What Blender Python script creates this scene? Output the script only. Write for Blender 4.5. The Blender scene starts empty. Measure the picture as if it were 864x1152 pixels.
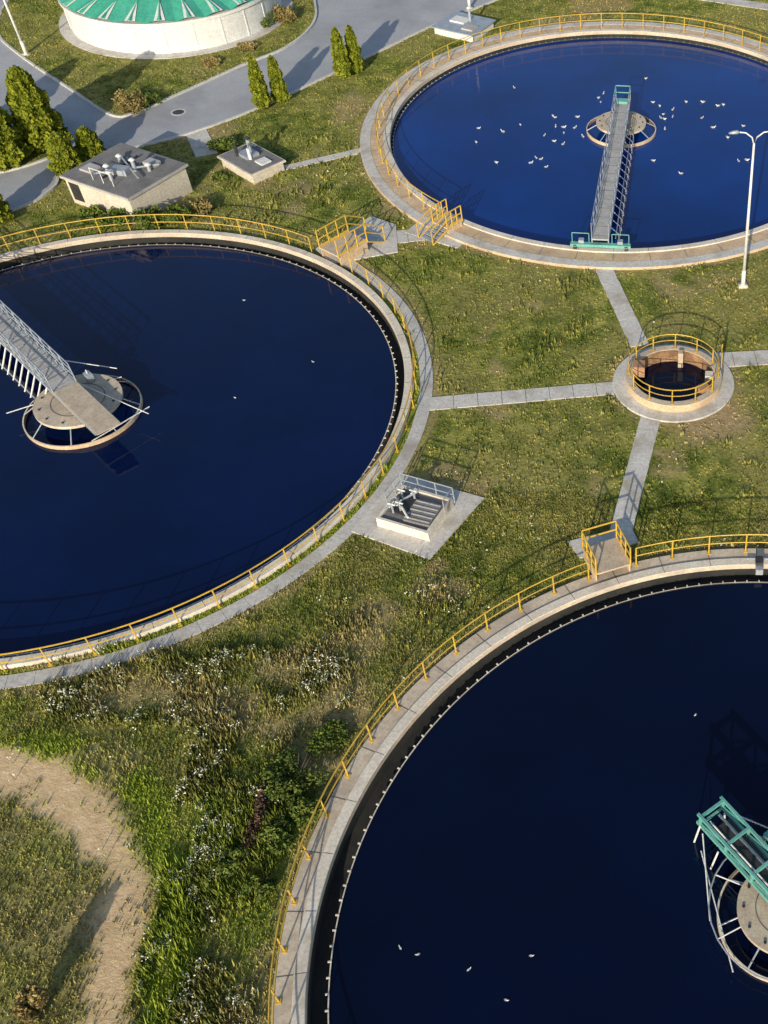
import bpy, math, random
import numpy as np
from mathutils import Matrix, Vector
random.seed(7); rng=np.random.default_rng(7)
S=bpy.context.scene
C=bpy.context.collection
GZ=-0.2           # ground level
K=1.006
# ---------------------------------------------------------------- camera
f,p,r,H,cx,cy=1213,.821,.039,33.69,337,30
cam=bpy.data.cameras.new("camera"); co=bpy.data.objects.new("camera",cam); C.objects.link(co)
cam.sensor_width=36; cam.sensor_fit='AUTO'; cam.lens=f/1152*36
cam.shift_x=-cx/1152; cam.shift_y=cy/1152; cam.clip_end=3000; cam.clip_start=0.5
co.matrix_world=Matrix.Translation((0,0,H))@Matrix.Rotation(math.pi/2-p,4,'X')@Matrix.Rotation(r,4,'Z')
S.camera=co
S.view_settings.view_transform='Standard'; S.view_settings.look='None'; S.view_settings.exposure=0
# ---------------------------------------------------------------- light
EL=19.0; sdx,sdy=0.10,1.0     # shadow direction
w=bpy.data.worlds.new("World"); S.world=w; w.use_nodes=True
nt=w.node_tree; bg=nt.nodes["Background"]
sky=nt.nodes.new("ShaderNodeTexSky"); sky.sky_type='NISHITA'; sky.sun_disc=False
sky.sun_elevation=math.radians(EL); sky.sun_rotation=math.atan2(-sdx,-sdy)
nt.links.new(sky.outputs[0],bg.inputs[0]); bg.inputs[1].default_value=0.15
sl=bpy.data.lights.new("sun","SUN"); sl.energy=5.0; sl.angle=math.radians(0.5); sl.color=(1,0.89,0.70)
so=bpy.data.objects.new("sun",sl); C.objects.link(so)
so.rotation_euler=Vector((sdx,sdy,-math.tan(math.radians(EL))*math.hypot(sdx,sdy))).to_track_quat('-Z','Y').to_euler()
# ---------------------------------------------------------------- materials
def newmat(name):
    m=bpy.data.materials.new(name); m.use_nodes=True
    return m,m.node_tree,m.node_tree.nodes["Principled BSDF"]
def N(nt,t,**kw):
    n=nt.nodes.new(t)
    for k,v in kw.items(): setattr(n,k,v)
    return n
def noise(nt,scale,detail=4,rough=0.55,vec=None):
    n=N(nt,"ShaderNodeTexNoise"); n.inputs["Scale"].default_value=scale; n.inputs["Detail"].default_value=detail; n.inputs["Roughness"].default_value=rough
    if vec is None:
        g=N(nt,"ShaderNodeNewGeometry"); vec=g.outputs["Position"]
    nt.links.new(vec,n.inputs["Vector"]); return n.outputs["Fac"]
def ramp(nt,fac,stops):
    n=N(nt,"ShaderNodeValToRGB"); e=n.color_ramp.elements
    while len(e)<len(stops): e.new(0.5)
    for i,(pos,c) in enumerate(stops):
        e[i].position=pos; e[i].color=(c[0],c[1],c[2],1) if len(c)==3 else c
    nt.links.new(fac,n.inputs[0]); return n.outputs["Color"]
def mixc(nt,fac,a,b,mode='MIX'):
    n=N(nt,"ShaderNodeMix",data_type='RGBA',blend_type=mode)
    for s,v in ((0,fac),(6,a),(7,b)):
        if isinstance(v,(int,float)): n.inputs[s].default_value=v
        elif isinstance(v,tuple): n.inputs[s].default_value=(v[0],v[1],v[2],1)
        else: nt.links.new(v,n.inputs[s])
    return n.outputs[2]
def bump(nt,b,h,strength,dist=0.05):
    n=N(nt,"ShaderNodeBump"); n.inputs["Strength"].default_value=strength; n.inputs["Distance"].default_value=dist
    nt.links.new(h,n.inputs["Height"]); nt.links.new(n.outputs[0],b.inputs["Normal"])
def surf(name,c1,c2,scale=1.5,fine=12,rough=0.85,bs=0.3,metal=0.0,c3=None,k3=(.5,.68)):
    m,nt,b=newmat(name)
    col=ramp(nt,noise(nt,scale,6,.65),[(0.3,c1),(0.7,c2)])
    f2=noise(nt,fine,4,.7)
    g=ramp(nt,f2,[(0.25,(.62,.62,.62)),(0.6,(1,1,1))])
    col=mixc(nt,1.0,col,g,'MULTIPLY')
    if c3:
        k=ramp(nt,noise(nt,scale*.6,5,.7),[(k3[0],(0,0,0)),(k3[1],(1,1,1))])
        col=mixc(nt,k,col,c3)
    nt.links.new(col,b.inputs["Base Color"]); b.inputs["Roughness"].default_value=rough; b.inputs["Metallic"].default_value=metal
    if bs: bump(nt,b,f2,bs,.02)
    return m
M={}
M['conc']=surf("light_concrete",(.66,.59,.49),(.82,.76,.66),.8,9,c3=(.46,.40,.32))
M['conc_tan']=surf("tan_concrete",(.52,.42,.31),(.70,.60,.47),.7,8,c3=(.38,.32,.26))
M['conc_or']=surf("ochre_concrete",(.58,.41,.24),(.74,.56,.37),.9,8,c3=(.42,.31,.21))
M['path']=surf("path_concrete",(.56,.53,.49),(.70,.67,.62),.9,7,c3=(.38,.34,.28))
M['walk']=surf("sidewalk_concrete",(.50,.48,.46),(.64,.62,.58),.7,7,c3=(.36,.33,.28))
M['joint']=surf("dark_joint",(.10,.09,.08),(.18,.16,.14),2,9)  # thin dark strips laid on as joint lines
M['dark']=surf("algae_and_channel_shade",(.010,.011,.013),(.035,.034,.028),.9,8)  # algae-dark wall faces; also paints the shadow in the channel
M['rust']=surf("rust_stained_concrete",(.24,.12,.06),(.46,.28,.15),1.2,8,c3=(.10,.06,.035))
M['asph']=surf("weathered_paving",(.36,.37,.40),(.47,.48,.50),.25,10,c3=(.29,.30,.32))
M['kerb']=surf("kerb_concrete",(.54,.52,.48),(.68,.66,.62),1.2,9)
M['yellow']=surf("yellow_paint",(.56,.35,.03),(.74,.49,.07),1.2,14,.5,.1,c3=(.42,.27,.06))
M['steel']=surf("galvanised_steel",(.34,.38,.43),(.50,.54,.60),2,14,.45,.1,.3)
M['white']=surf("white_paint",(.70,.70,.68),(.82,.82,.79),1.2,9,.6,.1)
M['greyline']=surf("weathered_weir_steel",(.28,.30,.32),(.48,.49,.50),1.5,9,.6,.1)
M['cream']=surf("cream_render",(.56,.50,.40),(.68,.62,.52),.9,8,.85,.2)
M['teal']=surf("teal_paint",(.12,.38,.33),(.18,.50,.44),1.2,12,.5,.1,c3=(.14,.30,.26))
M['teal_roof']=surf("teal_roof_sheet",(.06,.40,.27),(.09,.50,.34),.5,5,.5,.1)
M['roofgrey']=surf("grey_roofing_felt",(.17,.165,.165),(.26,.25,.25),1.0,9,.9,.3,c3=(.13,.13,.13))
M['wood']=surf("weathered_deck",(.46,.37,.27),(.62,.52,.40),2.2,12,.8,.2)
M['deck']=surf("bridge_deck",(.38,.37,.36),(.52,.51,.50),1.8,10,.8,.2)
M['bark']=surf("bark",(.07,.05,.035),(.12,.09,.06),6,20)
M['black']=surf("dark_metal",(.02,.02,.022),(.05,.05,.05),3,12,.5,.1)
M['red']=surf("brown_panel",(.34,.18,.10),(.48,.28,.16),2,12)
def water(name,base,rough=.05):  # base colour carries the sky's blue reflection, set per tank
    m,nt,b=newmat(name)
    n1=noise(nt,.10,5,.6)
    col=ramp(nt,n1,[(0.3,tuple(c*.65 for c in base)),(0.7,tuple(c*1.25 for c in base))])
    nt.links.new(col,b.inputs["Base Color"]); b.inputs["Roughness"].default_value=rough; b.inputs["IOR"].default_value=1.33
    bump(nt,b,noise(nt,2.2,5,.6),.12,.02)
    return m
M['waterA']=water("basin_water",(.0012,.008,.050))
M['waterB']=water("basin_water_sky_blue",(.0015,.032,.19))  # brighter base paints in the sky reflected at a grazing angle
M['waterC']=water("basin_water_navy",(.001,.004,.022))
# grass-type materials
def veg_base(nt):
    n1=noise(nt,.16,4,.6); n2=noise(nt,.7,6,.72); n3=noise(nt,6,4,.7)
    c=ramp(nt,n2,[(0.34,(.070,.105,.018)),(0.48,(.17,.20,.040)),(0.62,(.34,.33,.085))])
    c=mixc(nt,ramp(nt,n1,[(.42,(0,0,0)),(.58,(.7,.7,.7))]),c,(.31,.28,.095))
    c=mixc(nt,1.0,c,ramp(nt,n3,[(.3,(.5,.5,.5)),(.62,(1.2,1.18,1.15))]),'MULTIPLY')
    return c
def attr(nt,name):
    a=N(nt,"ShaderNodeAttribute"); a.attribute_name=name; return a.outputs["Fac"]
def ground_mat():
    m,nt,b=newmat("grass_ground")
    c=veg_base(nt)
    c=mixc(nt,attr(nt,"lush"),c,mixc(nt,noise(nt,3,4),(.17,.22,.02),(.30,.35,.04)))
    c=mixc(nt,attr(nt,"dry"),c,ramp(nt,noise(nt,4,5,.7),[(.3,(.25,.185,.09)),(.7,(.50,.37,.20))]))
    c=mixc(nt,attr(nt,"dirt"),c,ramp(nt,noise(nt,3,6,.75),[(.3,(.56,.38,.21)),(.7,(.80,.60,.36))]))
    nt.links.new(c,b.inputs["Base Color"]); b.inputs["Roughness"].default_value=.95; b.inputs["Specular IOR Level"].default_value=.1
    bump(nt,b,noise(nt,5,6,.75),.55,.10)
    return m
M['ground']=ground_mat()
def tuft_mat():
    m,nt,b=newmat("grass_blades")
    c=veg_base(nt)
    c=mixc(nt,attr(nt,"lush"),c,(.27,.34,.04))
    c=mixc(nt,attr(nt,"dry"),c,(.42,.34,.17))
    rr=ramp(nt,attr(nt,"rnd"),[(0,(.55,.65,.5)),(.6,(1,1,1)),(1,(1.5,1.35,1.2))])
    c=mixc(nt,1.0,c,rr,'MULTIPLY')
    nt.links.new(c,b.inputs["Base Color"]); b.inputs["Roughness"].default_value=.8; b.inputs["Specular IOR Level"].default_value=.15
    return m
M['tuft']=tuft_mat()
def leafmat(name,stops,rough=.7):
    m,nt,b=newmat(name)
    c=ramp(nt,attr(nt,"rnd"),stops)
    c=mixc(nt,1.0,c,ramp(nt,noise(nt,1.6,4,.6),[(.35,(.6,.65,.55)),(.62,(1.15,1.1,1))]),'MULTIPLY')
    nt.links.new(c,b.inputs["Base Color"]); b.inputs["Roughness"].default_value=rough; b.inputs["Specular IOR Level"].default_value=.2
    return m
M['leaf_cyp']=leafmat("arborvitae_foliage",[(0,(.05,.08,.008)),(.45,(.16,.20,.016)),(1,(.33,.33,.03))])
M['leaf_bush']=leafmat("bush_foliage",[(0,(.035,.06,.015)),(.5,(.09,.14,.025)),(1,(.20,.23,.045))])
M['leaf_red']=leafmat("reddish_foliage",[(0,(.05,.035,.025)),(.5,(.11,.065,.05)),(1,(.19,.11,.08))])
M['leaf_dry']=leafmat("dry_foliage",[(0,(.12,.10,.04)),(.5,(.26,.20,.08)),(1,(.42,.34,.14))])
M['petal']=leafmat("white_petals",[(0,(.6,.6,.52)),(1,(.8,.8,.74))])
# ---------------------------------------------------------------- mesh builder
class MB:
    def __init__(s): s.v=[];s.f=[];s.mi=[];s.ms=[];s.M=Matrix.Identity(4)
    def mat(s,k):
        if k not in s.ms: s.ms.append(k)
        return s.ms.index(k)
    def add(s,vs,fs,k):
        o=len(s.v); i=s.mat(k)
        for v in vs: s.v.append(tuple(s.M@Vector(v)))
        for q in fs: s.f.append([a+o for a in q]); s.mi.append(i)
    def box(s,c,d,k,rz=0,ry=0):
        R=Matrix.Rotation(rz,3,'Z')@Matrix.Rotation(ry,3,'Y'); vs=[]
        for z in(-1,1):
            for y in(-1,1):
                for x in(-1,1): vs.append(Vector(c)+R@Vector((x*d[0]/2,y*d[1]/2,z*d[2]/2)))
        s.add(vs,[(0,2,3,1),(4,5,7,6),(0,1,5,4),(2,6,7,3),(0,4,6,2),(1,3,7,5)],k)
    def tube(s,pts,rad,k,n=6,closed=False):
        pts=[Vector(q) for q in pts]; L=len(pts); vs=[];fs=[]
        for i,q in enumerate(pts):
            if closed: t=pts[(i+1)%L]-pts[i-1]
            else: t=pts[min(i+1,L-1)]-pts[max(i-1,0)]
            t.normalize(); a=Vector((0,0,1)) if abs(t.z)<.9 else Vector((1,0,0))
            u=t.cross(a).normalized(); v=t.cross(u)
            rr=rad[i] if isinstance(rad,(list,tuple)) else rad
            for j in range(n):
                an=2*math.pi*(j+.5)/n; vs.append(q+u*math.cos(an)*rr+v*math.sin(an)*rr)
        for i in range(L if closed else L-1):
            for j in range(n):
                a=i*n+j;b=i*n+(j+1)%n;c=((i+1)%L)*n+(j+1)%n;d=((i+1)%L)*n+j
                fs.append((a,b,c,d))
        if not closed: fs+=[tuple(range(n))[::-1],tuple((L-1)*n+j for j in range(n))]
        s.add(vs,fs,k)
    def rev(s,c,prof,ks,a0=0,a1=360,seg=160):
        full=abs(a1-a0-360)<1e-6; n=seg if full else max(2,int(seg*(a1-a0)/360)); L=len(prof)
        vs=[];
        for i in range(n if full else n+1):
            a=math.radians(a0+(a1-a0)*i/n)
            for R,z in prof: vs.append((c[0]+R*math.cos(a),c[1]+R*math.sin(a),z))
        by={}
        for i in range(n):
            i2=(i+1)%n if full else i+1
            for j in range(L):
                k=ks[j] if isinstance(ks,list) else ks
                by.setdefault(k,[]).append((i*L+j,i2*L+j,i2*L+(j+1)%L,i*L+(j+1)%L))
        o=len(s.v)
        for v in vs: s.v.append(tuple(s.M@Vector(v)))
        for k,fs in by.items():
            i_=s.mat(k)
            for q in fs: s.f.append([a+o for a in q]); s.mi.append(i_)
        if not full:
            s.f.append([o+j for j in range(L)]); s.mi.append(0); s.f.append([o+n*L+j for j in range(L)][::-1]); s.mi.append(0)
    def disc(s,c,R,z,k,seg=96):
        s.add([(c[0]+R*math.cos(2*math.pi*i/seg),c[1]+R*math.sin(2*math.pi*i/seg),z) for i in range(seg)],[tuple(range(seg))],k)
    def cyl(s,c,R,z0,z1,k,seg=32,R2=None):
        R2=R if R2 is None else R2
        vs=[(c[0]+R*math.cos(2*math.pi*i/seg),c[1]+R*math.sin(2*math.pi*i/seg),z0) for i in range(seg)]
        vs+=[(c[0]+R2*math.cos(2*math.pi*i/seg),c[1]+R2*math.sin(2*math.pi*i/seg),z1) for i in range(seg)]
        fs=[(i,(i+1)%seg,seg+(i+1)%seg,seg+i) for i in range(seg)]+[tuple(range(seg))[::-1],tuple(range(seg,2*seg))]
        s.add(vs,fs,k)
    def prism(s,poly,z0,z1,k,ktop=None):
        n=len(poly); vs=[(x,y,z0) for x,y in poly]+[(x,y,z1) for x,y in poly]
        s.add(vs,[(i,(i+1)%n,n+(i+1)%n,n+i) for i in range(n)]+[tuple(range(n))[::-1]],k)
        s.add([(x,y,z1) for x,y in poly],[tuple(range(n))],ktop or k)
    def obj(s,name,parent=None,smooth=False):
        me=bpy.data.meshes.new(name); me.from_pydata(s.v,[],s.f)
        for k in s.ms: me.materials.append(M[k])
        me.polygons.foreach_set("material_index",s.mi)
        if smooth: me.polygons.foreach_set("use_smooth",[True]*len(s.f))
        me.update(); o=bpy.data.objects.new(name,me); C.objects.link(o)
        if parent: o.parent=parent
        return o
def empty(name,loc=(0,0,0)):
    e=bpy.data.objects.new(name,None); C.objects.link(e); e.empty_display_size=.5; return e
def facemesh(name,P,mat,attrs,parent=None):
    n,k=P.shape[0],P.shape[1]
    me=bpy.data.meshes.new(name); me.vertices.add(n*k); me.vertices.foreach_set("co",P.reshape(-1).astype(np.float32))
    me.loops.add(n*k); me.loops.foreach_set("vertex_index",np.arange(n*k,dtype=np.int32))
    me.polygons.add(n); me.polygons.foreach_set("loop_start",np.arange(0,n*k,k,dtype=np.int32)); me.polygons.foreach_set("loop_total",np.full(n,k,dtype=np.int32))
    mats=mat if isinstance(mat,list) else [mat]
    for mm in mats: me.materials.append(M[mm])
    for a,v in attrs.items():
        if a=="mi": me.polygons.foreach_set("material_index",v.astype(np.int32)); continue
        at=me.attributes.new(a,'FLOAT','FACE'); at.data.foreach_set("value",v.astype(np.float32))
    me.update(); me.validate(); o=bpy.data.objects.new(name,me); C.objects.link(o)
    if parent: o.parent=parent
    return o
# numpy value noise
_lat=rng.random((256,256))
def vn(x,y,s,o=0):
    x=np.asarray(x)*s+o*17.3+1000; y=np.asarray(y)*s+o*9.1+1000
    xi=np.floor(x).astype(int); yi=np.floor(y).astype(int); fx=x-xi; fy=y-yi
    fx=fx*fx*(3-2*fx); fy=fy*fy*(3-2*fy)
    g=lambda a,b:_lat[a%256,b%256]
    return (g(xi,yi)*(1-fx)+g(xi+1,yi)*fx)*(1-fy)+(g(xi,yi+1)*(1-fx)+g(xi+1,yi+1)*fx)*fy
def fbm(x,y,s,o=0): return (vn(x,y,s,o)+.5*vn(x,y,s*2,o+1)+.25*vn(x,y,s*4,o+2)+.12*vn(x,y,s*8,o+3))/1.87
def sm(a,b,x): t=np.clip((x-a)/(b-a),0,1); return t*t*(3-2*t)
# ---------------------------------------------------------------- layout
A=(-28.70,38.50); B=(-5.20,68.68); Cc=(3.73,15.06); PIT=(-0.80,42.1); DOME=(-40.0,84.2)
RC_OUT=16.0
def sc(L): return [(x*K,y*K) for x,y in L]
def catmull(P,closed=False,n=6):
    out=[];L=len(P)
    for i in range(L if closed else L-1):
        g=(lambda j:P[j%L]) if closed else (lambda j:P[min(max(j,0),L-1)])
        a,b,c,d=map(lambda j:Vector(g(j)),(i-1,i,i+1,i+2))
        for t in np.arange(n)/n:
            out.append(tuple(.5*((2*b)+(-a+c)*t+(2*a-5*b+4*c-d)*t*t+(-a+3*b-3*c+d)*t**3)))
    if not closed: out.append(tuple(P[-1]))
    return out
ROAD_LOW=catmull(sc([(-75,36),(-48,49.5),(-40,54.6),(-38.2,57.6),(-38.4,60.2),(-35.3,62.9),(-32.5,65.1),(-28.9,69.4),(-23.7,77.7),(-20.2,83.4),(-16.3,88.6),(-10,98),(-4,112)]))
ROAD=ROAD_LOW+[(-30,125),(-110,120),(-110,36)]
ISLAND=catmull(sc([(-30.1,86.3),(-29.3,82.2),(-30.2,78.2),(-32.4,75),(-35,70.6),(-37.0,67.5),(-38.4,67.1),(-41.9,70),(-48.4,75.7),(-51.5,79.5),(-53,86),(-49,93),(-40,96),(-33,93)]),True)
BED=catmull(sc([(-45.5,58.9),(-42.5,59.1),(-40.2,60.9),(-39.4,63.0),(-41.2,64.4),(-45.5,63.5)]),True)
PATHS=[((-12.4,39.5),(-3.4,41.3),.95),((1.0,43.7),(16,46.0),1.15),((-5.3,52.4),(-2.6,44.7),.95),((-1.75,39.4),(-2.75,31.2),.95),
       ((-18.2,53.6),(-14.6,54.6),1.3),((-25.4,61.2),(-21.0,63.9),.6),((-32.3,65.4),(-30.6,62.4),1.3),((-7,92.6),(14,86.8),1.2)]
PADS=[[(-14.1,31.0),(-12.8,34.6),(-8.8,33.3),(-10.5,29.6)],
      [(-20.0,50.9),(-16.6,52.4),(-17.3,55.2),(-18.9,56.0),(-21.2,52.4)],
      [(-16.6,54.4),(-13.4,53.0),(-12.7,54.4),(-15.9,56.0)],
      [(-4.9,30.9),(-2.3,32.0),(-1.9,31.0),(-4.3,30.0)]]
PADS=[sc(q) for q in PADS]
def inpoly(x,y,P):
    ins=np.zeros(x.shape,bool); n=len(P)
    for i in range(n):
        x1,y1=P[i];x2,y2=P[(i+1)%n]
        if y1==y2: continue
        c=((y1>y)!=(y2>y))&(x<(x2-x1)*(y-y1)/(y2-y1)+x1); ins^=c
    return ins
def segd(x,y,a,b):
    dx,dy=b[0]-a[0],b[1]-a[1]; t=np.clip(((x-a[0])*dx+(y-a[1])*dy)/(dx*dx+dy*dy),0,1)
    return np.hypot(x-a[0]-t*dx,y-a[1]-t*dy)
DC=(-23.5,12.0)
def masks(x,y):
    n=fbm(x,y,.7,3); n2=fbm(x,y,.25,7)
    d=np.hypot(x-DC[0],y-DC[1])+(n-.5)*1.1
    wide=sm(-18.5,-24,x)*sm(13,19,y)*1.1
    dirt=sm(5.4,6.2,d)*(1-sm(6.8+wide,7.6+wide,d))*(.85+.15*sm(.3,.5,n))
    lush=sm(7.2,7.8,d)*(1-sm(8.4,9.6,d+(n2-.5)*2.4))*(1-sm(21.6,23.4,y+(n-.5)*2))
    lush=np.maximum(lush,.6*sm(.54,.66,n2)*sm(26,20,y))
    ra=np.hypot(x-A[0],y-A[1]); lush=np.maximum(lush,(ra<15.9)*.7*(y<50))
    dr=np.hypot(x-1.2,y-39.3)
    dry=(1-sm(.8,2.4,dr+(n-.5)*2))*1.0
    dry=np.maximum(dry,(1-sm(.1,.8,np.hypot(x+10.3,y-29.4)+(n-.5)))*.8)
    dry=np.maximum(dry,sm(.58,.70,fbm(x,y,.35,11))*.6)
    dd=np.hypot(x-DC[0],y-DC[1]); dry=np.maximum(dry,(dd<5.8)*(.15+.3*n))
    dry=np.maximum(dry,(1-sm(.3,1.3,np.abs(y-23.0-(x+20)*-.25)+(n-.5)*1.5))*(x<-15.5)*(x>-30)*.6)
    for c,R in((A,16.4),(B,16.9),(Cc,16.0),(PIT,3.05)):
        q=np.hypot(x-c[0],y-c[1])-R; dry=np.maximum(dry,(q>0)*(1-sm(.05,.55,q+(n-.5)*.6))*.6)
    return dirt,lush,dry
# ---------------------------------------------------------------- ground
xs=np.concatenate([-60-np.geomspace(.5,700,26)[::-1],np.arange(-60,20.01,.2),20+np.geomspace(.5,700,26)])
ys=np.concatenate([4-np.geomspace(.5,700,26)[::-1],np.arange(4,96.01,.2),96+np.geomspace(.5,900,28)])
X,Y=np.meshgrid(xs,ys); nx,ny=len(xs),len(ys)
Z=GZ+0*X
V=np.stack([X,Y,Z],-1).reshape(-1,3)
ii=(np.arange(ny-1)[:,None]*nx+np.arange(nx-1)[None,:]).reshape(-1)
F=np.stack([ii,ii+1,ii+nx+1,ii+nx],-1)
fc=V[F].mean(1)
keep=np.ones(len(F),bool)
for c,R in((A,15.22),(B,15.22),(Cc,15.22),(PIT,2.2)): keep&=np.hypot(fc[:,0]-c[0],fc[:,1]-c[1])>R
F=F[keep]
me=bpy.data.meshes.new("ground"); me.vertices.add(len(V)); me.vertices.foreach_set("co",V.reshape(-1).astype(np.float32))
me.loops.add(F.size); me.loops.foreach_set("vertex_index",F.reshape(-1).astype(np.int32))
me.polygons.add(len(F)); me.polygons.foreach_set("loop_start",np.arange(0,F.size,4,dtype=np.int32)); me.polygons.foreach_set("loop_total",np.full(len(F),4,dtype=np.int32))
dm=masks(V[:,0],V[:,1])
for a,v in zip(("dirt","lush","dry"),dm):
    at=me.attributes.new(a,'FLOAT','POINT'); at.data.foreach_set("value",v.astype(np.float32))
me.materials.append(M['ground']); me.update(); me.validate()
go=bpy.data.objects.new("ground",me); C.objects.link(go)
# roads, island
def sheet(name,poly,z,k):
    import bmesh
    bm=bmesh.new(); vs=[bm.verts.new((x,y,z)) for x,y in poly]; es=[bm.edges.new((vs[i],vs[(i+1)%len(vs)])) for i in range(len(vs))]
    bmesh.ops.triangle_fill(bm,use_beauty=True,edges=es,normal=(0,0,1)); me=bpy.data.meshes.new(name); bm.to_mesh(me); bm.free()
    me.materials.append(M[k]); o=bpy.data.objects.new(name,me); C.objects.link(o); return o
sheet("road",ROAD,GZ+.006,'asph')
def kerb(name,P,closed,wd=.16,h=.12):
    b=MB(); n=len(P); vs=[]
    for i in range(n):
        a=Vector(P[(i-1)%n] if closed else P[max(i-1,0)]); c=Vector(P[(i+1)%n] if closed else P[min(i+1,n-1)]); t=(c-a).normalized(); nn=Vector((-t.y,t.x))
        q=Vector(P[i])
        for o,z in((-wd/2,GZ),(-wd/2,GZ+h),(wd/2,GZ+h),(wd/2,GZ)): vs.append((q.x+nn.x*o,q.y+nn.y*o,z))
    fs=[]
    for i in range(n if closed else n-1):
        for j in range(4):
            a=i*4+j;b2=i*4+(j+1)%4;c=((i+1)%n)*4+(j+1)%4;d=((i+1)%n)*4+j; fs.append((a,b2,c,d))
    b.add(vs,fs,'kerb'); return b.obj(name)
kerb("kerb",ROAD_LOW,False); kerb("kerb",ISLAND,True); kerb("kerb",BED,True)
sheet("lawn",ISLAND,GZ+.09,'ground'); sheet("lawn",BED,GZ+.09,'ground')
# manhole covers and gullies in the road
for x,y in((-34.5,68.3),(-27.0,80.5),(-43.5,68.0)):
    m=MB(); m.rev((x,y),[(.0,GZ+.008),(.0,GZ+.016),(.36,GZ+.016),(.36,GZ+.008)],'black',seg=24); m.rev((x,y),[(.37,GZ+.008),(.37,GZ+.02),(.5,GZ+.02),(.5,GZ+.008)],'kerb',seg=24); m.obj("manhole_cover")
# paths
def path(a,b,wd,i):
    m=MB(); a=Vector(a)*K;b=Vector(b)*K; L=(b-a).length; t=(b-a)/L; n=Vector((-t.y,t.x)); step=1.2; k=int(L/step)+1
    for j in range(k):
        q0=a+t*(j*L/k+.012); q1=a+t*((j+1)*L/k-.012); h=GZ+.035+.008*random.random(); e=.03*random.random()
        m.prism([(q0-n*wd/2)[:],(q1-n*(wd/2+e))[:],(q1+n*wd/2)[:],(q0+n*(wd/2+e))[:]],GZ-.05,h,'path')
    m.obj("footpath")
for i,(a,b,wd) in enumerate(PATHS): path(a,b,wd,i)
for q in PADS:
    m=MB(); m.prism(q,GZ-.05,GZ+.06,'path'); m.obj("concrete_pad")
m=MB()
for k in range(0,76):
    a0=-212+k*3.55; m.rev(A,[(15.72,GZ-.05),(15.72,GZ+.03),(16.35,GZ+.03),(16.35,GZ-.05)],'walk',a0,a0+3.5,720)
m.obj("sidewalk")
# ---------------------------------------------------------------- tanks
def rail(m,c,R,z0,a0,a1,h=1.05,sp=1.55,rr=.03,mid=True,k='yellow'):
    full=a1-a0>=360; n=max(3,int(math.radians(a1-a0)*R/sp))
    for z in ([h,h*.55] if mid else [h]):
        seg=n*3; pts=[(c[0]+R*math.cos(math.radians(a0+(a1-a0)*i/seg)),c[1]+R*math.sin(math.radians(a0+(a1-a0)*i/seg)),z0+z) for i in range(seg if full else seg+1)]
        m.tube(pts,rr if z==h else rr*.8,k,5,full)
    for i in range(n if full else n+1):
        a=math.radians(a0+(a1-a0)*i/n); x,y=c[0]+R*math.cos(a),c[1]+R*math.sin(a)
        m.tube([(x,y,z0),(x,y,z0+h)],rr,k,5); m.box((x,y,z0+.02),(.16,.16,.03),k,a)
WZ=-.5
def tank(c,wk,outer,weirR,rim='conc',walk='conc_tan',zo=-.06,teeth=.5,tw=.05,wm='greyline'):
    E=empty("clarifier_tank")
    m=MB(); m.rev(c,[(15.0,-1.8),(15.0,-.25),(15.0,-.015),(15.02,0),(15.38,0),(15.4,-.02),(15.4,-1.8)],['dark','conc_tan',rim,rim,rim,rim,rim],seg=240)
    if outer: m.rev(c,[(15.402,-1.0),(15.402,zo),(outer-.02,zo),(outer,zo-.02),(outer,-1.0)],[walk]*5,seg=240)
    m.obj("tank_wall",E)
    m=MB()
    for i in range(48):
        a=2*math.pi*(i+.3)/48
        m.box((c[0]+15.2*math.cos(a),c[1]+15.2*math.sin(a),.0),(.36,.022,.006),'joint',a)
        if outer: m.box((c[0]+(15.42+outer)/2*math.cos(a),c[1]+(15.42+outer)/2*math.sin(a),zo),(outer-15.46,.022,.02),'joint',a)
    m.obj("expansion_joints",E)
    m=MB(); m.disc(c,weirR,WZ,wk,200); m.obj("water",E)
    m=MB(); m.rev(c,[(weirR+.05,WZ-.30),(15.01,WZ-.30),(15.01,WZ-.5),(weirR+.05,WZ-.5)],'dark',seg=200); m.obj("effluent_channel",E)  # near-black colour stands in for the channel's shade
    m=MB(); m.rev(c,[(weirR,-1.2),(weirR,WZ+.06),(weirR+.04,WZ+.06),(weirR+.04,-1.2)],['dark',wm,wm,'dark'],seg=240)
    n=int(2*math.pi*weirR/teeth)
    for i in range(n):
        a=2*math.pi*i/n; m.box((c[0]+(weirR+.06)*math.cos(a),c[1]+(weirR+.06)*math.sin(a),WZ+.05),(.12,tw,.05),wm,a)
    m.obj("overflow_weir",E)
    return E
tank(A,'waterA',None,14.5,wm='conc')
tank(B,'waterB',16.9,14.85,walk='conc_or')
tank(Cc,'waterC',RC_OUT,14.4,walk='conc_tan',wm='conc')
m=MB(); m.rev(B,[(16.25,-.058),(16.25,-.045),(16.88,-.045),(16.88,-.058)],'path',seg=240); m.obj("sidewalk")
m=MB(); rail(m,A,15.55,GZ,62,410); m.obj("safety_railing")
m=MB(); rail(m,B,15.75,-.06,-16,232); m.obj("safety_railing")
m=MB(); rail(m,Cc,15.8,-.06,118.6,471); m.obj("safety_railing")
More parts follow.
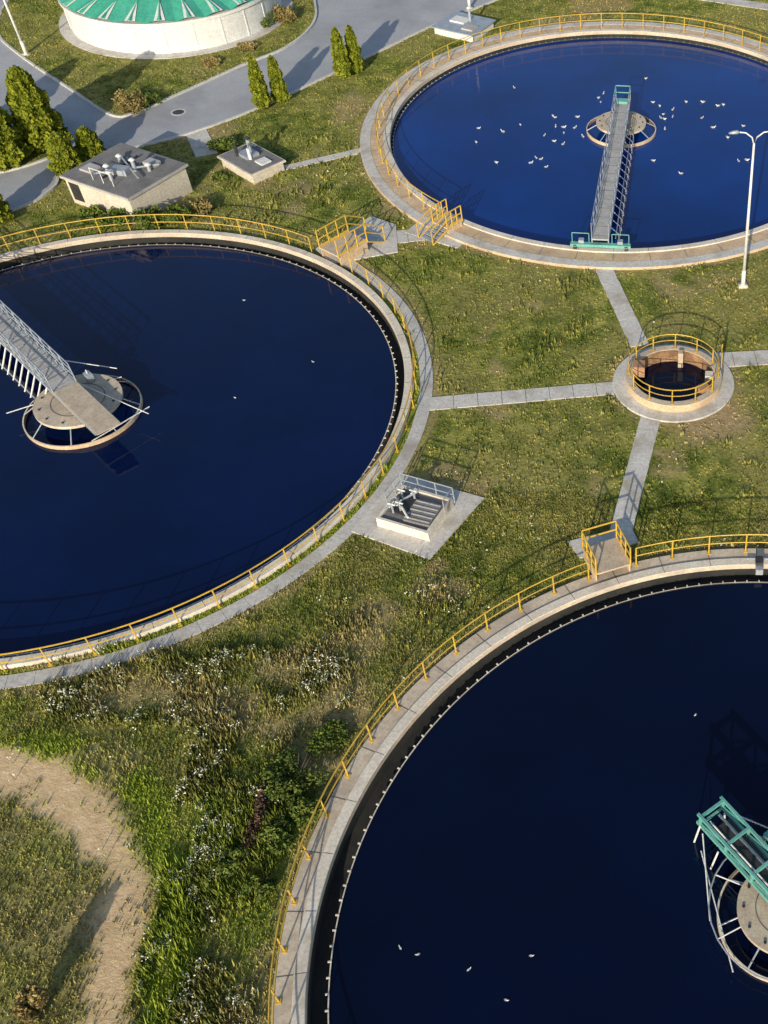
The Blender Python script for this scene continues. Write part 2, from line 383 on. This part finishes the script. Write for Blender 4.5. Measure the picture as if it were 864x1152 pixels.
# ---------------------------------------------------------------- access platforms
def platform(c,ang,r0,r1,wd,h=.55,stairs=True,rh=1.0):
    E=empty("access_platform"); T=Matrix.Translation((c[0],c[1],0))@Matrix.Rotation(math.radians(ang),4,'Z')
    m=MB(); m.M=T
    m.box(((r0+r1)/2,0,h-.04),(r1-r0,wd,.08),'wood')
    for s in(-1,1): m.box(((r0+r1)/2,s*(wd/2-.02),(h-.1+GZ)/2),(r1-r0-.1,.06,h-.1-GZ),'conc_or')
    m.box((r1-.06,0,(h-.1+GZ)/2),(.06,wd-.12,h-.1-GZ),'conc_or')
    m.obj("deck",E)
    m=MB(); m.M=T
    n=4
    if stairs:
        for i in range(n):
            z=h-(i+1)*(h-GZ)/(n+1); m.box((r1+.14+i*.28,0,z-.02),(.27,wd-.15,.04),'steel')
        for s in(-1,1): m.tube([(r1,s*wd/2,h-.1),(r1+n*.28+.1,s*wd/2,GZ)],.05,'yellow',5)
        m.obj("steps",E)
    m=MB(); m.M=T
    for s in(-1,1):
        y=s*wd/2
        for z in(rh*.5,rh): m.tube([(r0,y,h+z),(r1,y,h+z)]+([(r1+n*.28+.1,y,GZ+z)] if stairs else []),.036,'yellow',6)
        for x in np.linspace(r0,r1,4): m.tube([(x,y,h-.1),(x,y,h+rh)],.036,'yellow',6)
        if stairs: m.tube([(r1+n*.28+.1,y,GZ),(r1+n*.28+.1,y,GZ+rh)],.036,'yellow',6)
        m.box(((r0+r1)/2,y,h+.07),(r1-r0,.02,.13),'yellow')
    if not stairs:
        for z in(.5,1.0): m.tube([(r1,-wd/2,h+z),(r1,wd/2,h+z)],.036,'yellow',6)
    m.obj("handrails",E)
platform(A,56.3,15.5,17.6,1.5,.5)
platform(B,235.5,15.5,16.7,1.15,.3,True,.9)
platform(Cc,115,15.5,17.1,1.5,.45,False,.95)
# ---------------------------------------------------------------- scraper bridges
def hub(c,Rw,Rd,z,kd='conc_tan',t=.2):
    E=empty("center_well")
    m=MB(); m.cyl(c,.55,-1.2,z+.01,'conc'); m.cyl(c,Rd,z-.14,z,kd,64); m.cyl(c,.45,z,z+.3,'steel',24,.4)
    for i in range(12):
        a=2*math.pi*i/12; m.cyl((c[0]+Rd*.86*math.cos(a),c[1]+Rd*.86*math.sin(a)),.05,z,z+.05,'black',8)
    m.rev(c,[(Rd*.60,z+.001),(Rd*.60,z+.008),(Rd*.62,z+.008),(Rd*.62,z+.001)],'joint',seg=48); m.obj("platform_disc",E)
    m=MB(); m.rev(c,[(Rw-.04,WZ-.3),(Rw-.04,WZ+t),(Rw+.02,WZ+t),(Rw+.02,WZ-.3)],['rust','conc','conc_or','rust'],seg=72)
    for i in range(8):
        a=2*math.pi*i/8+.2; m.tube([(c[0]+Rd*.95*math.cos(a),c[1]+Rd*.95*math.sin(a),z-.1),(c[0]+Rw*math.cos(a),c[1]+Rw*math.sin(a),WZ+t-.02)],.028,'steel',5)
    m.obj("feed_well",E); return E
def bridgeA():
    E=empty("scraper_bridge"); T=Matrix.Translation((A[0],A[1],0))@Matrix.Rotation(math.radians(138.5),4,'Z')@Matrix.Translation((0,.12,0)); z=.75
    m=MB(); m.M=T; m.box((6.1,0,z-.04),(18.8,1.0,.06),'deck'); m.box((-1.5,0,z+.02),(4.2,1.12,.05),'wood')
    for s in(-1,1): m.box((6.1,s*.55,z-.1),(18.8,.08,.2),'steel')
    for i in range(17): m.box((.9+i*.85,0,z),(.04,.96,.03),'steel')
    m.obj("deck",E)
    m=MB(); m.M=T
    for s in(-1,1):
        y=s*.56; x0,x1=.7,15.4; n=15
        for h in(.35,.7,1.05): m.tube([(x0,y,z+h),(x1,y,z+h)],.032,'steel',5)
        for i in range(n+1):
            x=x0+(x1-x0)*i/n; m.tube([(x,y,z-.15),(x,y,z+1.05)],.032,'steel',5)
            if i<n: m.tube([(x,y,z),(x+(x1-x0)/n,y,z+.7)] if i%2 else [(x,y,z+.7),(x+(x1-x0)/n,y,z)],.025,'steel',5)
    m.obj("side_trusses",E)
    m=MB(); m.M=T
    for i in range(22):
        x=1.4+i*.62
        m.tube([(x,.55,z-.1),(x+.25,1.2,WZ-.15)],.04,'white',5)
        if i%2: m.tube([(x,-.55,z-.15),(x,-.55,WZ-.2)],.04,'steel',5)
    m.tube([(1.2,1.05,WZ+.12),(15,1.05,WZ+.12)],.04,'steel',5)
    m.tube([(-3.3,-1.9,.35),(2.2,-.2,.6)],.026,'white',5); m.tube([(-3.2,.8,.3),(-2.8,-2.2,.3)],.026,'white',5)
    m.tube([(.3,-2.4,.2),(1.5,2.6,.2)],.026,'white',5); m.tube([(1.2,-2.6,.1),(3.4,-.7,.5)],.026,'white',5)
    m.box((.9,-1.2,.55),(.4,.3,.4),'steel'); m.tube([(.9,-1.2,.3),(.9,-1.2,.95)],.03,'white',6)
    m.obj("scraper_arms",E)
bridgeA(); hub(A,2.6,1.95,.3)
def bridgeB():
    E=empty("scraper_bridge"); T=Matrix.Translation((B[0],B[1],0))@Matrix.Rotation(math.radians(-90.5),4,'Z'); z=.75
    m=MB(); m.M=T; m.box((6.6,0,z-.05),(17.4,.86,.08),'deck')
    for s in(-1,1): m.box((6.6,s*.46,z-.12),(17.4,.06,.26),'steel')
    for i in range(17): m.box((-1+i,0,z-.005),(.04,.82,.02),'roofgrey')
    m.obj("deck",E)
    m=MB(); m.M=T
    for s in(-1,1):
        y=s*.48
        for h in(.5,.95): m.tube([(-1.9,y,z+h),(15.3,y,z+h)],.02,'steel',5)
        for x in np.arange(-1.9,15.4,1.43): m.tube([(x,y,z),(x,y,z+.95)],.022,'steel',5)
    for h in(.5,.95): m.tube([(-1.9,-.48,z+h),(-1.9,.48,z+h)],.035,'teal',5)
    for s in(-1,1): m.tube([(-1.9,s*.48,z+.95),(-.4,s*.48,z+.95)],.04,'teal',5)
    m.box((-1.5,0,z+.1),(.5,.7,.16),'teal'); m.obj("handrails",E)
    m=MB(); m.M=T
    for i in range(15):
        x=2.0+i*.85; m.tube([(x,.5,z-.1),(x+.1,.95,z-.45),(x+.1,.95,WZ-.1)],.026,'steel',5)
    m.tube([(2,.8,z-.35),(14.6,.8,z-.35)],.025,'steel',5); m.obj("scraper_arms",E)
    m=MB(); m.M=T
    m.box((15.15,0,.27),(.28,3.4,.16),'teal')
    for s in(-1,1):
        m.tube([(15.2,s*1.45-.09,.17),(15.2,s*1.45+.09,.17)],.17,'black',14)
        for q in(.65,1.6): m.tube([(15.1,s*q,.3),(15.1,s*q,.95)],.025,'teal',5)
        m.tube([(15.1,s*.65,.95),(15.1,s*1.6,.95)],.025,'teal',5); m.tube([(14.9,s*1.5,.3),(14.5,s*1.5,WZ-.1)],.03,'white',5)
        m.box((15.0,s*1.1,.42),(.3,.3,.18),'steel')
    m.obj("end_carriage",E)
bridgeB(); hub(B,2.3,1.65,.15)
def bridgeC():
    E=empty("scraper_bridge"); T=Matrix.Translation((Cc[0],Cc[1],0))@Matrix.Rotation(math.radians(-49),4,'Z')@Matrix.Translation((-.1,.15,0)); z=.6
    m=MB(); m.M=T
    for s in(-1,1):
        m.box((5.85,s*.5,z+.45),(19.5,.09,.12),'teal'); m.box((5.85,s*.5,z-.05),(19.5,.10,.14),'teal')
        for i in range(16):
            x=-3.8+i*1.3; m.box((x+.05,s*.5,z+.2),(.08,.08,.38),'teal')
            if i<15: m.tube([(x+.08,s*.5,z+.05),(x+1.28,s*.5,z+.4)],.025,'teal',5)
    for i in range(16):
        x=-3.8+i*1.3; m.box((x+.05,0,z+.45),(.10,.90,.09),'teal'); m.box((x+.05,0,z-.05),(.07,.88,.09),'teal')
    m.obj("truss_girder",E)
    m=MB(); m.M=T; m.box((6,0,z-.01),(18.6,.78,.03),'black'); m.tube([(-3.6,.2,z+.05),(15,.2,z+.05)],.05,'steel',8); m.tube([(-3.6,-.2,z+.04),(15,-.2,z+.04)],.03,'white',8); m.obj("grating",E)
    m=MB(); m.M=T
    for x,y in((-3.7,-.55),(-3.7,.55),(-2.6,-.7)): m.tube([(x,y,z),(x-.1,y*1.3,WZ-.2)],.035,'white',6)
    m.tube([(-3.5,-.6,.4),(-1.2,-2.2,-.1)],.026,'white',5); m.tube([(-3.5,.6,.5),(-1.0,2.2,-.1)],.028,'white',5)
    m.tube([(-2.7,.7,.3),(1.5,2.4,.3)],.028,'steel',5); m.tube([(-3.2,-.9,0),(.5,-2.7,-.1)],.026,'white',5)
    for i in range(10):
        m.tube([(2.5+i*1.2,.55,z-.1),(2.6+i*1.2,1.1,WZ-.1)],.04,'white',5)
    m.box((-1.9,1.1,.5),(.5,.35,.25),'teal')
    pts=[(2.5*math.cos(a),2.5*math.sin(a),.02) for a in np.linspace(0,2*math.pi,28,endpoint=False)]
    m.tube(pts,.028,'steel',6,True)
    for q in pts[::4]: m.tube([q,(q[0]*.6,q[1]*.6,.12)],.022,'white',5)
    m.obj("scraper_arms",E)
bridgeC(); hub(Cc,2.15,1.55,.25,'wood')
# ---------------------------------------------------------------- pit
E=empty("distribution_chamber")
m=MB(); m.rev(PIT,[(2.0,-1.9),(2.0,.28),(2.03,.3),(2.36,.3),(2.38,.28),(2.38,-.1),(3.0,-.12),(3.02,-.14),(3.02,-.5)],['rust','conc_or','conc_tan','conc_tan','conc_or','path','path','path','path'],seg=96); m.obj("chamber_wall",E)
m=MB(); m.disc(PIT,2.02,-.42,'waterC',64); m.obj("water",E)
m=MB(); m.box((PIT[0]-1.75,PIT[1]+.5,.2),(.6,.6,.6),'red'); m.box((PIT[0]+1.5,PIT[1]-.95,.1),(.55,.5,.6),'red',.6); m.box((PIT[0]+.3,PIT[1]+1.65,0),(.25,.3,.9),'wood')
m.box((PIT[0]+1.75,PIT[1]+.2,.05),(.4,.4,.5),'conc'); m.obj("sluice_gates",E)
m=MB(); rail(m,PIT,2.2,.3,0,360,.8,1.1,.028); m.obj("handrail",E)
m=MB()
for dx in(-.35,.35): m.tube([(PIT[0]+2.35,PIT[1]+1.2+dx,GZ),(PIT[0]+2.35,PIT[1]+1.2+dx,1.1)],.03,'yellow',6)
for i in range(5): m.tube([(PIT[0]+2.35,PIT[1]+.85,GZ+.2+i*.22),(PIT[0]+2.35,PIT[1]+1.55,GZ+.2+i*.22)],.02,'yellow',5)
m.obj("ladder",E)
# ---------------------------------------------------------------- valve box
E=empty("valve_chamber"); T=Matrix.Translation((-11.6,32.2,0))@Matrix.Rotation(math.radians(-18),4,'Z')
m=MB(); m.M=T; m.box((0,0,.04),(2.5,2.2,.4),'conc'); m.box((0,0,.25),(2.3,2.0,.03),'roofgrey')
for s in(-1,1):
    m.box((s*1.17,0,.3),(.12,2.2,.12),'conc'); m.box((0,s*1.04,.3),(2.22,.12,.12),'conc')
m.obj("box_walls",E)
m=MB(); m.M=T; m.box((.45,-.1,.34),(1.2,1.3,.12),'roofgrey',.05); m.box((-.55,.1,.32),(.7,1.2,.08),'black')
for i in range(5): m.box((.45,-.6+i*.26,.41),(1.15,.06,.03),'deck',.05)
for x,y in((-.8,.4),(-.5,-.3),(-.75,-.5),(-.3,.55)):
    m.tube([(x,y,.3),(x,y,.8)],.05,'steel',8); m.tube([(x-.18,y,.8),(x+.18,y,.8)],.035,'white',6); m.tube([(x,y-.18,.8),(x,y+.18,.8)],.035,'white',6)
m.tube([(-1,-.7,.6),(-.1,.7,.75)],.05,'steel',8); m.tube([(-1,.2,.5),(.1,-.7,.5)],.05,'white',8); m.obj("valves",E)
m=MB(); m.M=T
c4=[(-1.2,-.2),(-1.2,1.05),(1.35,1.05),(1.35,.2)]
for z in(.7,1.1): m.tube([(x,y,z) for x,y in c4],.025,'steel',6)
for x,y in c4+[(-1.2,.5),(-.35,1.05),(.5,1.05)]: m.tube([(x,y,.2),(x,y,1.1)],.03,'steel',6)
m.obj("handrail",E)
# ---------------------------------------------------------------- buildings
E=empty("pump_house"); T=Matrix.Translation((-33.35,57.5,0))@Matrix.Rotation(math.radians(-25),4,'Z')
m=MB(); m.M=T; m.box((0,0,.6),(5.0,4.3,1.6),'cream'); m.obj("walls",E)
m=MB(); m.M=T; m.box((0,0,1.47),(5.3,4.6,.14),'deck'); m.box((0,0,1.55),(5.2,4.5,.03),'roofgrey'); m.obj("roof",E)
m=MB(); m.M=T
m.box((-1.9,-2.153,.65),(.8,.03,1.1),'black'); m.box((-2.503,-.6,.6),(.03,.9,.6),'black'); m.box((-2.503,1.0,.6),(.03,.9,.6),'black'); m.obj("door_and_windows",E)
m=MB(); m.M=T
for x,y,h in((-.2,-.9,.6),(.3,-1.2,.5),(.7,.2,.7),(-.9,.6,.35),(1.4,.6,.4)):
    m.cyl((x,y),.11,1.55,1.55+h,'steel',12); m.cyl((x,y),.19,1.55+h,1.65+h,'white',12,.08)
m.tube([(-.8,-1.4,1.75),(1.6,1.2,1.75)],.06,'steel',8); m.tube([(-1.2,.9,1.8),(1.8,-.6,1.8)],.05,'steel',8); m.tube([(-.3,1.4,1.7),(-.1,-1.5,1.7)],.06,'black',8)
m.box((.2,-.4,1.75),(1.0,.6,.35),'steel',.3); m.box((1.0,1.2,1.68),(.8,.6,.22),'deck'); m.box((-1.7,-.9,1.62),(.8,.8,.12),'deck')
for x in(-.6,.2,1.0): m.tube([(x,-1.7,1.56),(x,-1.7,2.3)],.025,'white',5)
m.tube([(-.6,-1.7,2.3),(1.0,-1.7,2.3)],.025,'white',5); m.obj("roof_vents",E)
E=empty("valve_house"); T=Matrix.Translation((-27.4,61.35,0))@Matrix.Rotation(math.radians(-38),4,'Z')
m=MB(); m.M=T; m.box((0,0,.1),(3.2,2.2,.6),'cream'); m.box((0,0,.44),(3.5,2.5,.1),'conc'); m.box((0,0,.5),(3.3,2.3,.03),'roofgrey'); m.obj("walls_and_roof",E)
m=MB(); m.M=T; m.box((-.4,.1,.6),(1.0,.9,.2),'steel'); m.cyl((-.4,.3),.12,.6,1.5,'steel',10); m.cyl((-.4,.3),.22,1.5,1.62,'black',10,.1); m.cyl((.1,-.1),.1,.5,1.2,'white',10); m.cyl((-.8,-.4),.1,.5,1.3,'black',10)
m.tube([(-.4,.3,1.3),(.1,-.1,1.1)],.05,'steel',6); m.box((.95,.2,.55),(.7,.7,.1),'white'); m.obj("vents",E)
E=empty("equipment_shed"); T=Matrix.Translation((-18.0,83.0,0))@Matrix.Rotation(math.radians(-22),4,'Z')
m=MB(); m.M=T; m.box((0,0,.05),(3.3,3.0,.5),'white'); m.box((0,0,.33),(3.6,3.3,.08),'steel'); m.box((-.5,.3,.42),(1.2,1.0,.1),'white'); m.box((.9,-.6,.42),(.9,.9,.1),'deck'); m.obj("walls_and_roof",E)
m=MB(); m.M=T; m.cyl((.2,.6),.1,.37,1.3,'steel',10); m.cyl((.2,.6),.2,1.3,1.4,'white',10,.08); m.obj("vent",E)
# digester
E=empty("digester_tank")
m=MB(); m.rev(DOME,[(7.2,GZ),(7.2,2.0),(7.6,2.0),(7.6,GZ)],'white',seg=128)
m.rev(DOME,[(7.58,1.85),(7.58,2.05),(7.78,2.05),(7.78,1.85)],'white',seg=128)
for i in range(24):
    a=2*math.pi*i/24; m.box((DOME[0]+7.61*math.cos(a),DOME[1]+7.61*math.sin(a),.85),(.05,.10,2.0),'white',a)
m.obj("wall",E)
m=MB(); seg=48
P0=lambda R,a,z:(DOME[0]+R*math.cos(a),DOME[1]+R*math.sin(a),z)
for i in range(seg):
    a0=2*math.pi*i/seg;a1=2*math.pi*(i+1)/seg
    for (Ra,za),(Rb,zb) in zip([(7.7,2.06),(5.2,2.75),(2.6,3.25)],[(5.2,2.75),(2.6,3.25),(.3,3.5)]):
        ua,ub=.22*Ra/7.7,.22*Rb/7.7
        m.add([P0(Ra,a0,za+(0 if i%2 else ua)),P0(Ra,a1,za+(ua if i%2 else 0)),P0(Rb,a1,zb+(ub if i%2 else 0)),P0(Rb,a0,zb+(0 if i%2 else ub))],[(0,1,2,3)],'teal_roof')
for i in range(24):
    a=2*math.pi*(2*i)/48
    m.tube([P0(7.72,a,2.30),P0(5.2,a,2.92),P0(2.6,a,3.34)],[.07,.045,.02],'teal_roof',5)
    m.add([P0(7.72,a-.05,2.23),P0(7.72,a+.05,2.23),P0(5.6,a,2.86)],[(0,1,2)],'white')
m.cyl(DOME,.5,3.4,3.9,'steel',20); m.obj("roof",E)
m=MB(); m.rev(DOME,[(7.6,GZ),(7.6,GZ+.13),(8.4,GZ+.13),(8.4,GZ)],'path',seg=96); m.obj("apron",E)
# ---------------------------------------------------------------- street lamps
def lamp(x,y,h,double=True,rot=0):
    T=Matrix.Translation((x,y,0))@Matrix.Rotation(rot,4,'Z')
    m=MB(); m.M=T; m.box((0,0,GZ+.06),(.5,.5,.12),'conc'); m.cyl((0,0),.13,GZ+.1,GZ+1.0,'white',12,.11); m.tube([(0,0,GZ+1),(0,0,h-.5)],[.09,.055],'white',10)
    for s in((-1,1) if double else(1,)):
        pts=[(0,0,h-.6),(s*.12,0,h-.2),(s*.45,0,h+.05),(s*.85,0,h+.1)]
        m.tube(pts,.035,'white',8)
        m.tube([(s*.75,0,h+.09),(s*.9,0,h+.1),(s*1.1,0,h+.08),(s*1.3,0,h+.05)],[.04,.10,.09,.04],'steel',10)
    m.obj("street_lamp",smooth=True)
lamp(2.72,50.7,8.6,True,.15); lamp(-47.9,75.9,5.5,False,1.0); lamp(-18.3,87.2,6,False,2.0)
# small sampler on rim C
m=MB(); T=Matrix.Translation((Cc[0],Cc[1],0))@Matrix.Rotation(math.radians(92),4,'Z'); m.M=T
m.box((15.1,0,.12),(.4,.32,.22),'black'); m.box((14.8,0,-.1),(.3,.3,.3),'steel'); m.tube([(15.3,-.4,.05),(15.3,.5,.05)],.03,'steel',6); m.obj("level_sensor")
# ---------------------------------------------------------------- gulls
def gull(m,x,y,z,a,s=1):
    R=Matrix.Translation((x,y,z))@Matrix.Rotation(a,4,'Z')@Matrix.Scale(s,4); m.M=R
    m.tube([(-.26,0,.07),(-.17,0,.06),(-.05,0,.05),(.08,0,.05),(.15,0,.08),(.18,0,.15),(.23,0,.18),(.27,0,.175)],[.015,.06,.09,.09,.06,.04,.045,.015],'white',7)
    m.tube([(.26,0,.172),(.32,0,.16)],[.015,.006],'yellow',5)
    for q in(-1,1): m.tube([(.06,q*.07,.09),(-.1,q*.085,.10),(-.3,q*.03,.09)],[.03,.04,.01],'steel',5)
m=MB()
gp=[]
while len(gp)<46:
    x,y=rng.normal(-5.0,4.6),rng.normal(69.6,3.2)
    if np.hypot(x-B[0],y-B[1])>12 or abs(x+5.2)<1.2: continue
    if np.hypot(x-B[0],y-B[1])<2.5: continue
    gp.append((x,y))
for x,y in gp: gull(m,x,y,WZ,random.uniform(0,6.3),random.uniform(.5,.68))
m.obj("gull_flock",smooth=True)
m=MB()
for x,y in((-8.5,13.6),(-7.9,13.4),(-6.2,13.0),(-4.3,13.5),(-4.9,12.1),(0.7,22.8)): gull(m,x,y,WZ,random.uniform(0,6.3),.3)
for x,y in((-24,48),(-22,40),(-19,43)): gull(m,x,y,WZ,random.uniform(0,6.3),.3)
m.obj("gull_flock",smooth=True)
# ---------------------------------------------------------------- vegetation
def leafquads(c,size):
    n=len(c); d=rng.normal(size=(n,3)); d/=np.linalg.norm(d,axis=1)[:,None]
    e=rng.normal(size=(n,3)); e-=(e*d).sum(1)[:,None]*d; e/=np.linalg.norm(e,axis=1)[:,None]
    s=(size*(.6+.8*rng.random(n)))[:,None]
    d=d*s*.5; e=e*s*.32
    return np.stack([c-d,c+e-.2*d,c+d,c-e-.2*d],1)
def arborvitae(x,y,h,w,n=5200,z=GZ):
    E=empty("arborvitae_tree")
    m=MB(); m.tube([(x,y,z),(x+.03,y,z+h*.5),(x,y,z+h*.9)],[.11,.07,.02],'bark',8)
    for i in range(14):
        a=i*2.4; zz=z+h*(.12+.05*i); rr=w*.35*(1-i/18); m.tube([(x,y,zz),(x+rr*math.cos(a),y+rr*math.sin(a),zz+rr*.9)],[.03,.008],'bark',5)
    m.obj("trunk",E)
    t=rng.random(n)**.85; a=rng.random(n)*2*math.pi
    prof=w/2*np.minimum(1,((t+.02)/.14)**.5)*np.clip(1-t,0,1)**.42*1.08
    lob=.86+.22*np.sin(a*5+t*9+x)*np.sin(a*3-t*14)+.2*(vn(a*2,t*6*h/3,1.3,int(abs(x*3))%50)-.5)
    rr=prof*lob*(.62+.38*rng.random(n)**.4)
    c=np.stack([x+rr*np.cos(a),y+rr*np.sin(a),z+.08+t*h*(1+.02*rng.normal(size=n))],-1)
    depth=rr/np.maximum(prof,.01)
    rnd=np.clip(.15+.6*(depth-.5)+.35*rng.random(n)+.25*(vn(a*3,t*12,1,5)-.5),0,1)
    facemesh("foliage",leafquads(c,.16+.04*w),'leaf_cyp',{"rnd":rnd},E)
for q in((-42.3,60.8,4.0,3.1,11000),(-40.8,62.9,4.8,3.0,11000),(-38.1,59.9,2.4,2.0,6000),(-37.3,61.5,2.0,1.8,5500),(-40.0,54.3,2.2,1.9,5000),
         (-29.1,69.3,3.2,1.2,5000),(-28.2,70.3,2.9,1.15,5000),(-25.0,74.4,3.2,1.25,5000),(-24.3,75.3,3.0,1.15,5000),(-45.5,62.5,4.3,3.0,6000),(-44.5,57.2,3.2,2.2,5000)): arborvitae(*q)
def bush(x,y,rad,h,mat,n=1600,name="bush",ls=.16,z=GZ,sx=1,sy=1):
    E=empty(name); m=MB()
    for i in range(9):
        a=rng.random()*6.28; m.tube([(x,y,z),(x+rad*sx*.3*math.cos(a),y+rad*sy*.3*math.sin(a),z+h*.4),(x+rad*sx*.7*math.cos(a),y+rad*sy*.7*math.sin(a),z+h*.75)],[.03,.02,.006],'bark',5)
    m.obj("stems",E)
    k=14; ca=rng.random(k)*6.28; cr=rad*.75*rng.random(k)**.5; cz=h*(.25+.55*rng.random(k)*(1-.4*cr/rad))
    j=rng.integers(0,k,n); d=rng.normal(size=(n,3)); d/=np.linalg.norm(d,axis=1)[:,None]; d*=(rad*.38*(.5+.5*rng.random(n)))[:,None]
    c=np.stack([x+sx*(cr[j]*np.cos(ca[j])+d[:,0]),y+sy*(cr[j]*np.sin(ca[j])+d[:,1]),z+np.maximum(.03,cz[j]+d[:,2]*h/rad*.7)],-1)
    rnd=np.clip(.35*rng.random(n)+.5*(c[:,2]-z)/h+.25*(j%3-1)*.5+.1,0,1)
    facemesh("foliage",leafquads(c,ls),mat,{"rnd":rnd},E)
bush(-37.6,68.2,1.2,1.4,'leaf_dry',1500,ls=.14); bush(-36.6,69.0,.8,.9,'leaf_bush',900)
for q in((-33.3,82.6,1.4,1.5,'leaf_bush'),(-31.8,83.6,1.1,1.2,'leaf_dry'),(-33.0,78.4,.8,.5,'leaf_dry'),(-10.5,90.2,1.5,1.6,'leaf_bush'),(-8.3,90.8,1.6,1.8,'leaf_bush'),(-6.4,90.6,1.2,1.3,'leaf_bush'),(-34.6,75.5,.7,.5,'leaf_dry'),
         (-31.3,54.4,1.1,1.1,'leaf_bush'),(-29.9,55.0,1.0,1.0,'leaf_bush'),(-33.0,54.3,1.1,1.0,'leaf_bush'),(-34.6,55.0,.9,.8,'leaf_bush'),(-28.9,56.0,.8,.7,'leaf_dry'),(-29.0,60.0,.5,.4,'leaf_bush'),(-30.0,63.6,.9,.7,'leaf_bush'),
         (-13.2,19.2,1.1,.8,'leaf_bush'),(-12.6,18.0,.7,.6,'leaf_bush'),(-13.4,17.0,.7,.7,'leaf_bush'),(-14.4,16.0,.6,.6,'leaf_bush'),(-13.3,15.2,.5,.5,'leaf_bush'),(-12.6,20.9,.8,.4,'leaf_bush'),(-18.7,11.1,.5,1.7,'leaf_dry')): bush(*q,n=2200 if q[1]<30 else 1500,ls=.12 if q[1]<30 else .17)
bush(-14.1,17.6,.9,.55,'leaf_red',1500,ls=.11,sx=.35,sy=1.5)
# grass tufts
def allowed(x,y):
    ra=np.hypot(x-A[0],y-A[1]); ok=ra>15.45
    ang=np.degrees(np.arctan2(y-A[1],x-A[0])); ang=np.where(ang>62,ang-360,ang)
    ok&=~((ra>15.68)&(ra<16.4)&(ang>-212)&(ang<58))
    ok&=np.hypot(x-B[0],y-B[1])>16.95; ok&=np.hypot(x-Cc[0],y-Cc[1])>16.05; ok&=np.hypot(x-PIT[0],y-PIT[1])>3.08
    ok&=np.hypot(x-DOME[0],y-DOME[1])>8.45
    for a,b,wd in PATHS: ok&=segd(x,y,(a[0]*K,a[1]*K),(b[0]*K,b[1]*K))>wd/2+.03
    for q in PADS: ok&=~inpoly(x,y,q)
    isl=inpoly(x,y,ISLAND)|inpoly(x,y,BED)
    ok&=(~inpoly(x,y,ROAD))|isl
    for cx_,cy_,R in((-33.35,57.5,2.6),(-27.4,61.35,1.4),(-18,83,1.8)): ok&=np.hypot(x-cx_,y-cy_)>R
    return ok,isl
def tufts(name,n,x0,x1,y0,y1,hmin,hmax,wd,dens=None,blades=3):
    x=rng.uniform(x0,x1,n); y=rng.uniform(y0,y1,n)
    ok,isl=allowed(x,y); d,l,dr=masks(x,y); ok&=rng.random(n)>d*1.04; ok&=rng.random(n)>dr*.55
    if dens is not None: ok&=rng.random(n)<dens(x,y)
    ok&=(x>-.62*y-14)&(x<.02*y+7)
    x,y,isl,l,dr=x[ok],y[ok],isl[ok],l[ok],dr[ok]; n=len(x)
    hh=rng.uniform(hmin,hmax,n)*(.5+1.1*fbm(x,y,.5,21))*(1+.5*l); z0=np.where(isl,GZ+.09,GZ)
    P=[];R=[];
    rn=np.clip(rng.normal(.5,.22,n),0,1)
    for b in range(blades):
        a=rng.random(n)*6.28; ox=rng.normal(0,.05,n);oy=rng.normal(0,.05,n); h=hh*rng.uniform(.6,1.1,n); lean=h*.6*rng.random(n); w_=wd*rng.uniform(.6,1.2,n)
        bx=x+ox;by=y+oy; ca,sa=np.cos(a),np.sin(a)
        P.append(np.stack([np.stack([bx-sa*w_,by+ca*w_,z0],-1),np.stack([bx+sa*w_,by-ca*w_,z0],-1),np.stack([bx+ca*lean,by+sa*lean,z0+h],-1)],1)); R.append(np.clip(rn+rng.normal(0,.12,n),0,1))
    facemesh(name,np.concatenate(P),'tuft',{"rnd":np.concatenate(R),"lush":np.tile(l,blades),"dry":np.tile(dr,blades)})
tufts("grass",110000,-60,12,28,95,.035,.11,.05)
tufts("grass",110000,-28,8,8,34,.045,.13,.028)
def wild(x,y):
    a=segd(x,y,(-22,23),(-14,23))<1.8; b=segd(x,y,(-15.5,21),(-14.0,9))<1.9; c_=segd(x,y,(-13.5,24.5),(-10,27))<1.2
    return (a|b|c_)*sm(.35,.6,fbm(x,y,.8,31))
tufts("weeds",55000,-26,-8,8,29,.15,.36,.035,wild,4)
tufts("weeds",60000,-30,4,26,66,.12,.26,.06,lambda x,y: .35*sm(.58,.72,fbm(x,y,.9,61)),4)
# wild flowers
n=16000; x=rng.uniform(-24,-6,n); y=rng.uniform(8,38,n); ok,_=allowed(x,y)
den=np.maximum(wild(x,y)*sm(.47,.62,fbm(x,y,1.6,41)),.03*sm(.5,.7,fbm(x,y,.6,43)))
ok&=rng.random(n)<den; x,y=x[ok],y[ok]
cs=[]
for i in range(len(x)):
    k=rng.integers(2,9); cs.append(np.stack([x[i]+rng.normal(0,.07,k),y[i]+rng.normal(0,.07,k),GZ+.3+rng.uniform(-.08,.1,k)],-1))
c=np.concatenate(cs); P=leafquads(c,.068); nf=len(c)
st=np.stack([np.stack([x-.012,y,0*x+GZ],-1),np.stack([x+.012,y,0*x+GZ],-1),np.stack([x+.012,y,0*x+GZ+.3],-1),np.stack([x-.012,y,0*x+GZ+.3],-1)],1)
facemesh("wildflower_patch",np.concatenate([P,st]),['petal','leaf_bush'],{"rnd":rng.random(nf+len(x)),"mi":np.concatenate([np.zeros(nf),np.ones(len(x))])})
n=4000; x=rng.uniform(-26,2,n); y=rng.uniform(30,66,n); ok,_=allowed(x,y); ok&=rng.random(n)<.4*sm(.48,.66,fbm(x,y,.4,51)); x,y=x[ok],y[ok]
c=np.stack([x,y,0*x+GZ+.12],-1); facemesh("clover_patch",leafquads(c,.09),'petal',{"rnd":rng.random(len(x))})
